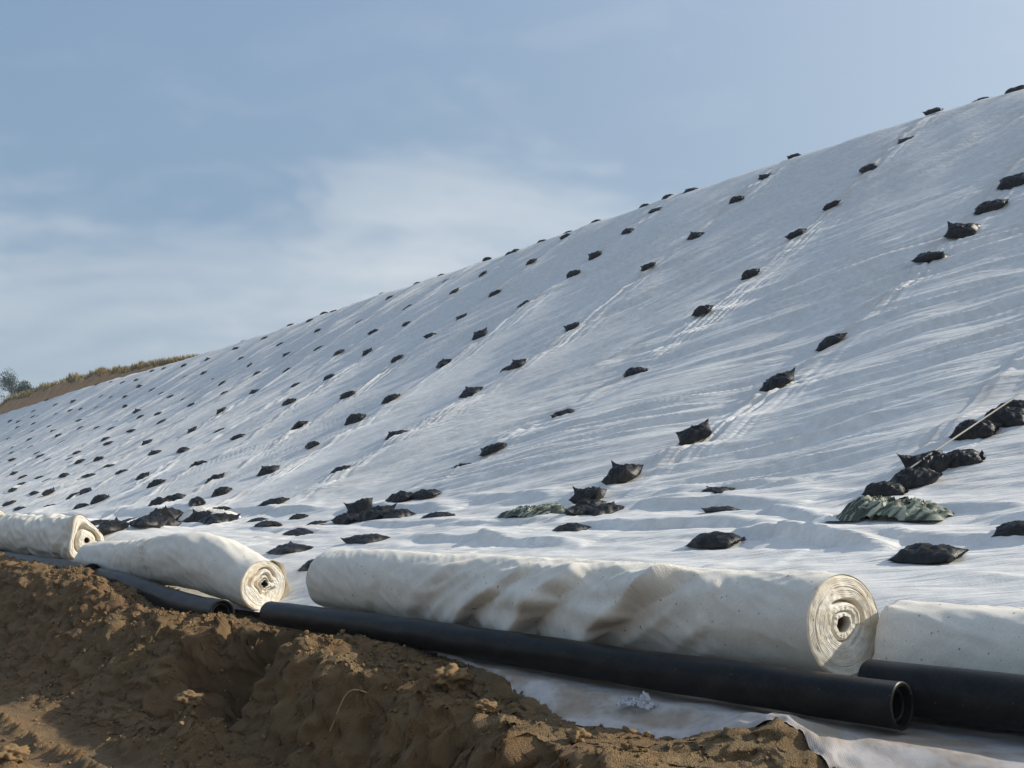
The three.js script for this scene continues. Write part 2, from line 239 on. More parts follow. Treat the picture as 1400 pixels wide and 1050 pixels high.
{
  const S = [-14]; while (S[S.length - 1] < 60) { const s = S[S.length - 1]; S.push(s + (s < -1.6 ? 0.12 : s < 8.6 ? 0.021 : s < 16 ? 0.04 : s < 26 ? 0.09 : 0.4)); }
  const T = [-16]; while (T[T.length - 1] < .42) { const t = T[T.length - 1]; T.push(t + (t < -6.5 ? 0.4 : t < -4.6 ? 0.08 : t < -2.8 ? 0.032 : 0.02)); }
  const g = grid(S.length - 1, T.length - 1, (i, j) => {
    const s = S[i], t0 = T[j], h = dirtH(s, t0), t = t0 + .75 * ss(.42, -.25, h) * ss(-1.75, -1.3, t0) * Math.exp(-(((s - 6.5) / 1.0) ** 4)), k = 0.05 * ss(-2.9, -2.2, t) * (1 - ss(-.1, .05, t - lerpT(STRIP, s)) * ss(5.4, 4.8, s));
    return [s + k * N3(s * 4, h * 5, t * 4), h, t + k * 1.3 * N3(s * 4 + 20, h * 5, t * 4 + 9) + k * 0.6 * N3(s * 11, h * 12, t * 11)];
  }, { color: (i, j, p) => { const n = fbm3(p[0] * 1.3, p[1] * 2.5, p[2] * 1.3, 4), m = N3(p[0] * 14, p[1] * 14, p[2] * 14), f = 1 + 0.28 * n + 0.12 * m, y = clamp(0.5 + 0.8 * fbm2(p[0] * 0.7 + 50, p[2] * 0.9, 3)); return [0.205 * f, mix(0.118, 0.136, y) * f, mix(0.050, 0.062, y) * f]; }, uv: (i, j, p) => [p[0] + p[1] * 0.5, p[2] + p[1] * 0.7] });
  part('earth', g, M.dirt, bank);
}
{
  const g = grid(60, 60, (i, j) => [-1200 + i * 40, -0.62, -1200 + j * 40], { color: () => [0.18, 0.12, 0.062] });
  part('soil', g, M.dirt, structure('ground', 'flat brown earth reaching to the horizon', 'ground'));
}
// loose crumbs and clods
{
  const R = rngOf(5), ball = (d) => { const g = new THREE.IcosahedronGeometry(1, d); g.deleteAttribute('uv'); g.deleteAttribute('normal'); const m = mergeVertices(g, 1e-4), q = m.attributes.position; for (let i = 0; i < q.count; i++) { const x = q.getX(i), y = q.getY(i), z = q.getZ(i), k = 1 + 0.34 * N3(x * 1.2, y * 1.2, z * 1.2) + 0.15 * N3(x * 3, y * 3, z * 3) + - 0.22 * Math.abs(N3(x * 2.2 + 9, y * 2.2, z * 2.2)) + (d > 3 ? 0.12 * N3(x * 7, y * 7, z * 7) - 0.05 * Math.abs(N3(x * 12, y * 12, z * 12)) : 0); q.setXYZ(i, x * k, y * k * 0.8, z * k); } m.computeVertexNormals(); return m; }, base = ball(2), lump = ball(7);
  const spots = [];
  for (let i = 0; i < 42000; i++) {
    const s = -1.8 + Math.pow(R(), 0.9) * 15, t = -4.8 + R() * 4.2, dens = 0.10 + 0.5 * clamp(N2(s * 1.1, t * 1.3 + 60)) + HEAPS.reduce((a, [x, z, dx, dz]) => a + 0.9 * Math.exp(-(((s - x) / (dx * 1.2)) ** 2 + ((t - z) / (dz * 1.5)) ** 2)), 0) + 0.5 * Math.exp(-((t + 2.98) ** 2) / 0.01);
    if (R() > dens * (t < -2.5 ? 0.3 : s < 2 ? .5 : 1) || (t > -1.2 && s < 3.2)) continue;
    const big = Math.pow(R(), 12); spots.push([s, t, 0.004 + 0.010 * R() * R() + 0.020 * big]);
  }
  const im = new THREE.InstancedMesh(base, M.clod, spots.length), m4 = new THREE.Matrix4(), q = new THREE.Quaternion(), c = new THREE.Color();
  spots.forEach(([s, t, r], i) => { q.setFromEuler(new THREE.Euler(R() * 6, R() * 6, R() * 6)); m4.compose(P(s, t, dirtH(s, t) + r * 0.25), q, new THREE.Vector3(r * (0.8 + 0.5 * R()), r * (0.8 + 0.4 * R()), r)); im.setMatrixAt(i, m4); const k = 0.75 + 0.5 * R(); im.setColorAt(i, c.setRGB(k, k, k)); });
  im.name = 'loose_soil_crumbs'; im.userData = { kind: 'stuff', label: 'loose brown soil crumbs scattered on the earth bank', category: 'soil' }; shade(im); scene.add(im);
  const clods = [[2.75, -1.22, .13, 'blocky tan clod on top of the bank crest in front of the long pipe'], [5.6, -2.1, .11, 'sunlit clod on the small heap below the washed out hollow'], [6.25, -3.45, .12, 'dark clod on the track at the lower left corner'], [2.05, -1.45, .07, 'small sunlit clod on the bank face below the pipe middle'], [.95, -1.62, .07, 'pale clod on the bank edge beside the woven strip']];
  for (const [s, t, r, label] of clods) {
    const o = thing('soil_clod', label, 'clod', s, t, dirtH(s, t) - r * 0.12, R() * 6, 'soil clods'), g = lump.clone(); g.scale(r * 1.25, r * 0.95, r); g.translate(0, r * 0.5, 0);
    g.computeVertexNormals();
    part('lump', g, M.clod, o);
  }
}

// ---------------------------------------------------------------- woven strip lying under the pipes
{
  const EDG = STRIP;
  const o = thing('woven_strip', 'pale woven fabric strip spread under the black pipes with frayed edge', 'fabric', -4.6, 0, 0);
  const hh = (s, t) => { const e = lerpT(EDG, s); return Math.max(dirtH(s, t), dirtH(s + .05, t), dirtH(s - .05, t)) + 0.016 + 0.010 * N2(s * 1.2, t * 1.6) + 0.003 * N2(s * 4, t * 5) + 0.006 * Math.exp(-((t - e) ** 2) / 0.003); };
  const g = grid(330, 70, (i, j) => { const s = -4.6 + i * 0.030, e = lerpT(EDG, s) + 0.03 * N2(s * 1.6, 3) + 0.010 * N2(s * 6, 5) + 0.006 * N2(s * 31, 5), t = mix(0.1, e, j / 70); return [s + 4.6, hh(s, t) - .03 * ss(.955, 1, j / 70), t]; }, { flip: false, color: (i, j, p) => { const k = clamp(0.42 + 1.5 * fbm2(p[0] * 1.1, p[2] * 2.2, 6) + .9 * clamp(N2(p[0] * 13, p[2] * 13) - .35)) * 0.85, f = 1 + 0.06 * N2(p[0] * 7, p[2] * 7); return [f * mix(1, .62, k), f * mix(1, .5, k), f * mix(1, .36, k)]; }, uv: (i, j, p) => [p[0], p[2]] });
  part('sheet', g, M.weave, o);
}

// ---------------------------------------------------------------- rolls of white geotextile
function rollBody(len, axis, rad, disp, dirt, nu = 96, step = 0.03, cap = 0.16, outer = () => 1, slant = 0) {
  const nv = Math.ceil(len / step);
  return grid(nu, nv, (i, j) => {
    const x = len * j / nv, a = i / nu * 2 * Math.PI, [y, z] = axis(x), end = cap ? Math.sqrt(clamp((len - x) / cap)) : 1, r = rad(x) * mix(outer(a), 1, ss(0, .9, x)) * (j === nv ? 0.02 : mix(0.35, 1, end)) + disp(x, a) * ss(0, 0.18, x) * end;
    return [x + (end < 1 ? 0.02 * N2(a * 2, x * 9) : 0) - slant * Math.cos(a) * r * (1 - ss(0, 1.4, x)), y + Math.sin(a) * r, z + Math.cos(a) * r];
  }, { closeU: true, uv: (i, j) => [len * j / nv, i / nu * 2.1], color: (i, j, p) => { const a = i / nu * 2 * Math.PI, x = len * j / nv, k = clamp(dirt(x, a)); return [mix(1, 0.62, k), mix(1, 0.46, k), mix(1, 0.31, k)]; } });
}
// spiral end of a roll: layers wound round a hollow core, gaps between them recessed; faces -x
function rollEnd(R, shape, turns, gaps, hole, seed, hx = 0, hy = 0, outer = () => 1, slant = 0) {
  const nr = 170, na = 132;
  return grid(na, nr, (i, j) => {
    const a = i / na * 2 * Math.PI, q = j / nr, rho = mix(0.004, 1, q);
    const form = mix(shape(a), outer(a), ss(0.35, 0.95, rho)), ph = rho * turns + a / (2 * Math.PI) + 0.22 * N2(Math.cos(a) * 0.9 + seed, Math.sin(a) * 0.9 + rho), fr = ph - Math.floor(ph);
    let x = 0.003 * N2(Math.floor(ph) * 1.7, seed) + 0.0035 * (1 - ss(0, 0.16, fr) * ss(1, 0.84, fr)) + 0.004 * N3(Math.cos(a) * 3, Math.sin(a) * 3, rho * 6 + seed);
    for (const [c, wd, dp, a0, a1] of gaps) { const sp = c + 0.05 * (a / Math.PI - 1), on = ss(a0, a0 + 0.4, a) * ss(a1, a1 - 0.4, a); x += dp * on * Math.exp(-(((rho - sp) / wd) ** 2)); }
    if (rho < hole) x += 0.45 * ss(hole, hole * 0.8, rho);
    x += 0.02 * ss(0.95, 1.0, rho);
    const sh = 1 - rho * rho;
    return [x - slant * Math.cos(a) * rho * form * R, Math.sin(a) * rho * form * R + hy * sh, Math.cos(a) * rho * form * R + hx * sh];
  }, { closeU: true, flip: true, uv: (i, j, p) => [p[1], p[2]], color: (i, j, p) => { if (mix(.004, 1, j / nr) < hole * .97) return [.10, .075, .045]; const k = clamp(0.20 + 0.5 * N3(p[1] * 5, p[2] * 5, seed) * 0.6 + 0.6 * clamp(N3(p[1] * 34, p[2] * 34, seed + 4) - 0.62)); return [mix(1, .78, k), mix(1, .66, k), mix(1, .46, k)]; } });
}
// R1: the long near roll
{
  const len = 6.75, o = thing('geotextile_roll', 'longest white geotextile roll with loose wrinkled wrap and open spiral end', 'fabric roll', .03, 0, .78, 0, 'white geotextile rolls');
  const axis = (x) => [.335 + 0.07 * ss(1, 6, x) + 0.012 * N2(x * .5, 2), 0.02 * N2(x * .4, 9)], rad = (x) => .338 + 0.02 * ss(.5, 2, x) - 0.03 * ss(5.6, 6.7, x);
  const FD = [[.95, .22, .04, .2], [1.75, .38, .23, 1.5], [2.65, .42, .25, 1.1], [3.4, .3, .15, 1.7], [4.3, .4, .05, 1.2], [5.2, .4, .03, .8]];
  const tent = (q) => { const v = q < 0 ? 1 + q / .36 : 1 - q / 1.7; return v < 0 ? 0 : v < .92 ? v : .92 + .04 * Math.sin((v - .92) / .08 * 1.57); };
  const disp = (x, a) => {
    const front = ss(0.2, -0.6, Math.cos(a)), up = Math.sin(a); let d = 0;
    for (const [c, wd, H, sl] of FD) { const q = (x - c + sl * up * 0.42 - 0.05 * N2(up * 2, c)) / wd; d += H * front * tent(q) * (0.8 + 0.3 * N2(up * 1.5 + c, c * 3)) * ss(-1, -.75, up) * ss(.98, .66, up); }
    d += 0.022 * front * ridge(N2(x * 1.5 + up * 0.9, 0.25 * a + 2)) * ss(.7, 1.3, x) * ss(5, 3.8, x) * ss(.98, .6, up);
    d -= 0.03 * front * ss(.8, 1.6, x) * ss(5.2, 3.4, x) * ss(-1, -.7, up) * ss(1, .7, up);
    d += 0.004 * ridge(N2(x * 1.3 + a * 0.9, a * 0.7)) + 0.002 * ridge(N2(x * 4 + a * 1.2, a * 1.1)) + 0.008 * N2(x * .6, a * 1.0) + 0.014 * ridge(N2(x * 2.2 - a * 1.3, 4.4)) * ss(.5, .95, up) * ss(4.5, 3, x);
    return d;
  };
  const body = rollBody(len, axis, rad, disp, (x, a) => { const f = ss(0.3, -0.7, Math.cos(a)); return 0.03 + 0.12 * f * clamp(fbm2(x * 1.1 + 5, a * 1.1, 4)) + 0.20 * f * clamp(N2(x * 5.2 - a * .5, a * 0.35 + 12) - 0.1) * clamp(.6 + .6 * N2(x * 22, a * 1.2)) * ss(3.2, 1.6, x) * ss(.3, .8, x); }, 120, 0.024, .16, () => 1, .2);
  part('wrapped_body', body, M.roll, o);
  const e = rollEnd(.338, (a) => 1 + 0.10 * Math.sin(a * 2 + 0.6) + 0.05 * Math.sin(3 * a), 27, [[.52, .034, .08, -.4, 2.3], [.46, .03, .06, 5.0, 6.7], [.30, .02, .04, -.4, 6.7], [.78, .010, .010, -.4, 6.7]], .17, 3, -.01, .01, () => 1, .2);
  const em = part('spiral_end', e, M.roll, o); em.position.set(-.006, axis(0)[0], axis(0)[1]);
}
// R0: the roll at the right edge
{
  const len = 5.2, s1 = -.06, o = thing('geotextile_roll', 'smooth white geotextile roll cut off by the right edge of the photo', 'fabric roll', s1 - len, .42, .60, 0, 'white geotextile rolls');
  const body = rollBody(len, () => [.335, 0], () => .335, (x, a) => 0.006 * N2(x * 1.2, a) + 0.010 * ridge(N2(x * 0.9 + a * 1.2, a * 0.6)) * ss(.2, .8, Math.sin(a)) + 0.004 * N2(x * 4, a * 3), (x, a) => 0.02 + 0.07 * clamp(fbm2(x * 1.2, a)), 96, 0.03, 0.05);
  part('wrapped_body', body, M.roll, o);
  const e = rollEnd(.335, () => 1, 26, [[.5, .03, .03, 0, 6]], .16, 8); part('spiral_end', e, M.roll, o).position.set(-.006, .335, 0);
}
// R2: fat roll tied in at its far part
{
  const AX2 = [[0, .35], [1, .54], [2.1, .65], [3.1, .63], [4.5, .55], [7, .5]], len = 6.5, o = thing('geotextile_roll', 'bulging white geotextile roll with folded square spiral end and brown stain', 'fabric roll', 8.3, 0, .68, 0, 'white geotextile rolls');
  const axis = (x) => [(lerpT(AX2, x - .2) + lerpT(AX2, x) + lerpT(AX2, x + .2)) / 3, 0], rad = (x) => lerpT([[0, .318], [.5, .36], [1.3, .40], [2.4, .405], [3.2, .38], [3.9, .35], [4.25, .335], [4.6, .345], [5.5, .36], [7, .35]], x);
  const disp = (x, a) => { const k = Math.exp(-((x - 4.15) ** 2) / 0.35), c = Math.cos(a); return 0.005 * ridge(N2(x * 1.0 + a, a)) + k * 0.045 * ridge(N2(x * 3.2 + 0.5 * Math.sin(a), 3.3)) * ss(.6, -.4, c) + 0.010 * N2(x * .8, a * 1.2) - 0.03 * ss(-.3, -.9, c) * ss(.4, 1.4, x) * ss(3.6, 2.4, x); };
  part('wrapped_body', rollBody(len, axis, rad, disp, (x, a) => { const st = Math.exp(-(((x - 3.15 - 0.35 * Math.sin(a)) / .13) ** 2)) * ss(-.2, -.7, Math.cos(a)) * 0.55 * clamp(0.7 + N2(x * 6, a * 4)); return 0.03 + st + 0.10 * clamp(fbm2(x * 1.1 + 30, a * 1.4)) * ss(.2, -.6, Math.cos(a)); }), M.roll, o);
  const e = rollEnd(.318, (a) => 1 + 0.13 * Math.cos(4 * a + 0.5) + 0.08 * Math.sin(a), 20, [[.36, .05, .06, 0, 6.2], [.62, .05, .06, .4, 3.4], [.22, .03, .05, 0.3, 6.1]], .15, 21, .02, .02);
  const em = part('spiral_end', e, M.roll, o); em.position.set(-.004, axis(0)[0], 0);
  // outer layer standing off round the end
  const flap = grid(60, 14, (i, j) => { const a = mix(-1.5, 1.2, i / 60), q = j / 14, r = .325 + 0.045 * q + 0.012 * Math.sin(a * 7 + q * 3); return [.22 - q * .20 + 0.03 * Math.sin(a * 5), axis(0)[0] + Math.sin(a) * r * 0.98, Math.cos(a) * r]; }, { color: () => [.97, .90, .77], uv: (i, j, p) => [p[1], p[2]] });
  part('loose_flap', flap, M.roll, o);
}
// R3 and R4: rolls running on to the left with crumpled ends
function farRoll(s0, len, hb, R, label, seed) {
  const pk = (a, c, w) => Math.exp(-(((a - c) / w) ** 2)), outer = (a) => .92 + .55 * pk(a, 1.95, .36) - .12 * pk(a, .75, .4) - .10 * pk(a, 3.0, .5) + .12 * pk(a, 4.1, .5) - .1 * pk(a, 5.4, .6);
  const o = thing('geotextile_roll', label, 'fabric roll', s0, 0, hb, 0, 'white geotextile rolls'), axis = (x) => [R + 0.05 * x * (seed === 1 ? .6 : .4), 0];
  part('wrapped_body', rollBody(len, axis, (x) => R * (0.86 + 0.14 * ss(0, 1.3, x)) + .05 * pk(x, 1.9, .3), (x, a) => 0.014 * ridge(N2(x * 1.3 + a * .8 + seed * 9, a)) + 0.03 * ridge(N2(x * 1.1 - a * .5, 7)) * ss(1.8, .6, x) + 0.012 * N2(x * .9 + seed, a * 1.7) - 0.06 * Math.exp(-((x - 2.6) ** 2) / .05), (x, a) => 0.05 + 0.2 * clamp(fbm2(x * 1.2 + seed * 7, a * 1.2)), 80, 0.04, .16, outer), M.roll, o);
  const e = rollEnd(R * .86, (a) => .75 + .5 * outer(a) * .6, 8, [[.58, .09, .12, -.4, 6.7]], .14, seed + 30, 0, .02, outer); part('spiral_end', e, M.roll, o).position.set(0, axis(0)[0], 0);
}
farRoll(15.1, 5.0, 1.14, .41, 'white geotextile roll with pointed open hood, second from left edge', 1);
farRoll(20.6, 9.5, 1.46, .34, 'farthest white geotextile roll with crumpled end at left edge', 2);

// ---------------------------------------------------------------- black geomembrane pipes
function blackPipe(s0, s1, t0, t1, R, hc, label, seed, dust) {
  const o = thing('black_pipe', label, 'pipe', s0, t0, hc(0) - R, 0, 'black pipes in front of the rolls'), len = s1 - s0, nv = Math.ceil(len / .05), nu = 56, ax = (x) => [hc(x) - hc(0) + R, (t1 - t0) * x / len];
  const tube = (r, x0, x1, n, w = 0) => grid(nu, n, (i, j) => { const x = mix(x0, x1, j / n), a = i / nu * 2 * Math.PI, [y, z] = ax(x), q = r * (1 + w * Math.sin(a * 2 + 1)) + 0.003 * N2(x * 1.5, a + seed) + 0.004 * N2(x * .6 + 4, a * .5); return [x, y + Math.sin(a) * q, z + Math.cos(a) * q]; }, { closeU: true, uv: (i, j) => [mix(x0, x1, j / n) + seed * .37, i / nu * .93 + seed * .21] });
  const ring = (r0, r1, x) => grid(nu, 3, (i, j) => { const a = i / nu * 2 * Math.PI, q = mix(r0, r1, j / 3), [y, z] = ax(x); return [x - (j === 1 || j === 2 ? .006 : 0), y + Math.sin(a) * q, z + Math.cos(a) * q]; }, { closeU: true, flip: true, uv: (i, j, p) => [p[1], p[2]] });
  part('outer_wall', tube(R, 0, len, nv), M.hdpe, o);
  part('rim', ring(R * .84, R + .002, -.002), M.hdpe, o); part('rim', ring(R * .84, R, len), M.hdpe, o);
  part('inner_wall', tube(R * .84, -.002, .9, 12), M.hdpe, o); const coil = part('inner_coil', tube(R * .70, .04, .9, 12, .04), M.hdpe, o); part('coil_rim', ring(R * .58, R * .72, .04), M.hdpe, coil);
}
blackPipe(-.66, 7.1, -.60, -.52, .134, (x) => .756 + .045 * ss(1, 6, x), 'long glossy black pipe lying along the longest white roll', 1, .6);
blackPipe(-5.5, -.28, -.27, -.27, .155, (x) => .80 + 0 * x, 'black pipe cut by right edge, lying behind the end of the long pipe', 2, .8);
blackPipe(8.15, 12.9, -.62, -.50, .165, (x) => .745 + .24 * ss(.4, 4.6, x), 'short black pipe with open end below the bulging roll', 3, 1);
blackPipe(13.0, 24, -.58, -.5, .165, (x) => 1.06 + .02 * x, 'far black pipe half hidden by soil at the left edge', 4, 1);

// ---------------------------------------------------------------- sandbags
const ORD = ['zeroth', 'first', 'second', 'third', 'fourth', 'fifth', 'sixth', 'seventh', 'eighth', 'ninth', 'tenth', 'eleventh', 'twelfth', 'thirteenth', 'fourteenth', 'fifteenth', 'sixteenth', 'seventeenth', 'eighteenth', 'nineteenth', 'twentieth', 'twenty-first', 'twenty-second', 'twenty-third', 'twenty-fourth', 'twenty-fifth', 'twenty-sixth', 'twenty-seventh', 'twenty-eighth', 'twenty-ninth', 'thirtieth'];
// a filled bag 1 long (x): a pillow sewn flat at the rim, its corners pulled out; ears: how far each corner stands up
function bagBody(seed, W, Ht, ears, n) {
  const dusty = (p) => { const k = clamp(0.2 + 0.9 * fbm3(p[0] * 5 + seed, p[1] * 7, p[2] * 7, 3)) * 0.028, v = 0.009; return [v + k, (v + k) * 0.90, (v + k) * 0.78]; };
  const nx = n, nz = Math.round(n * .7), fn = (v, p) => Math.pow(clamp(1 - Math.pow(Math.abs(v), p)), 0.62);
  const side = (top) => grid(nx, nz, (i, j) => {
    const x = i / nx * 2 - 1, z = j / nz * 2 - 1, cor = Math.pow(Math.abs(x), 3) * Math.pow(Math.abs(z), 3), ear = ears[(x > 0 ? 2 : 0) + (z > 0 ? 1 : 0)];
    const px = x * 0.5 * (1 - 0.07 * (1 - z * z) * Math.abs(x) + 0.05 * cor + 0.03 * N2(z * 1.4 + seed, x > 0 ? 3 : 8)), pz = z * W * 0.5 * (1 - 0.10 * (1 - x * x) * Math.abs(z) * -0.6 + 0.04 * cor - 0.12 * Math.pow(Math.abs(x), 2) + 0.05 * N2(x * 1.3 + seed, z > 0 ? 1 : 5));
    const fill = fn(x, 2.8) * fn(z, 2.4), rim = Ht * 0.16 + Ht * ear * Math.pow(Math.abs(x), 1.9) * Math.pow(Math.abs(z), 1.5);
    const cr = ridge(N3(x * 1.7 + seed, z * 2.4, seed)), c2 = ridge(N3(x * 4.2 - seed, z * 3.2 + x, seed + 3));
    let y = top ? rim + Ht * fill * (0.84 + 0.16 * N2(x * 1.2 + seed, z * 1.2)) + Ht * (0.11 * cr + 0.06 * c2) * (0.35 + 0.65 * fill) : Math.max(0, rim - Ht * 0.7 * fill);
    if (i === 0 || j === 0 || i === nx || j === nz) y = rim;
    return [px, Math.max(y, 0), pz];
  }, { flip: !top, uv: (i, j) => [i / nx * .65, j / nz * .5], color: (i, j, p) => dusty(p) });
  return mergeGeometries([side(true), side(false)]);
}
// gathered mouth of a bag: a crimped fan
function bagTuft(seed, W, Ht) {
  return grid(14, 5, (i, j) => { const q = j / 5, f = i / 14 - 0.5, sp = mix(0.55, 0.75 + 0.15 * N2(seed, i), q); return [0.45 + q * (0.11 + 0.04 * N2(i * .9, seed)), Ht * (0.16 + 0.25 * q) + 0.028 * Math.sin(i * 2.4 + seed) * (.3 + q) + 0.02, f * W * sp]; }, { color: () => [.022, .021, .02], uv: (i, j) => [i / 14 * .3, j / 5 * .2] });
}
const KINDS = [
  { W: .56, Ht: .26, ears: [.1, .4, .2, .9], tuft: true }, { W: .60, Ht: .25, ears: [.7, .2, .9, .3], tuft: false }, { W: .54, Ht: .30, ears: [.1, .1, .3, .5], tuft: true },
  { W: .62, Ht: .27, ears: [1.0, .1, .3, .7], tuft: false }, { W: .52, Ht: .28, ears: [0, 0, 0, .2], tuft: true }, { W: .58, Ht: .26, ears: [.1, 1.0, .1, .3], tuft: false },
  { W: .62, Ht: .34, ears: [1.3, .3, .4, 1.05], tuft: false }, { W: .50, Ht: .20, ears: [0, .1, .1, .2], tuft: false },
].map((k, i) => ({ ...k, near: bagBody(i * 3.7 + 1, k.W, k.Ht, k.ears, 34), far: bagBody(i * 3.7 + 1, k.W, k.Ht, k.ears, 14), t: k.tuft && bagTuft(i * 2.3, k.W, k.Ht) }));
const fromSite = new THREE.Quaternion().setFromAxisAngle(new THREE.Vector3(0, 1, 0), TURN);
function sandbag(s, t, yaw, size, kind, label, group, { lift = 0, tilt = 0, roll = 0, sq = 1 } = {}) {
  const K = KINDS[kind], h = surfH(s, t), e = 0.22, far = distTo(s, t, h) > 42;
  const ds = (surfH(s + e, t) - surfH(s - e, t)) / (2 * e), dt = (surfH(s, t + e) - surfH(s, t - e)) / (2 * e);
  const n = new THREE.Vector3(-ds, 1, -dt).normalize(), dir = new THREE.Vector3(-Math.cos(yaw), 0, Math.sin(yaw)); dir.addScaledVector(n, -dir.dot(n)).normalize();
  const zz = new THREE.Vector3().crossVectors(dir, n), q = new THREE.Quaternion().setFromRotationMatrix(new THREE.Matrix4().makeBasis(dir, n, zz));
  q.multiply(new THREE.Quaternion().setFromEuler(new THREE.Euler(roll, 0, tilt)));
  const o = far ? new THREE.Mesh(K.far, M.bag) : new THREE.Group(); o.name = numbered('sandbag'); o.userData = { label, category: 'sandbag', group };
  o.position.copy(P(s, t, h - 0.015 + lift)); o.quaternion.copy(fromSite).multiply(q); o.scale.set(size, size * sq, size * (.86 + .3 * ((s * 7.31 + t * 3.7) % 1 + 1) % 1)); scene.add(o);
  if (!far) { part('filled_body', K.near, M.bag, o); if (K.t) part('gathered_mouth', K.t, M.bag, o); }
  return o;
}
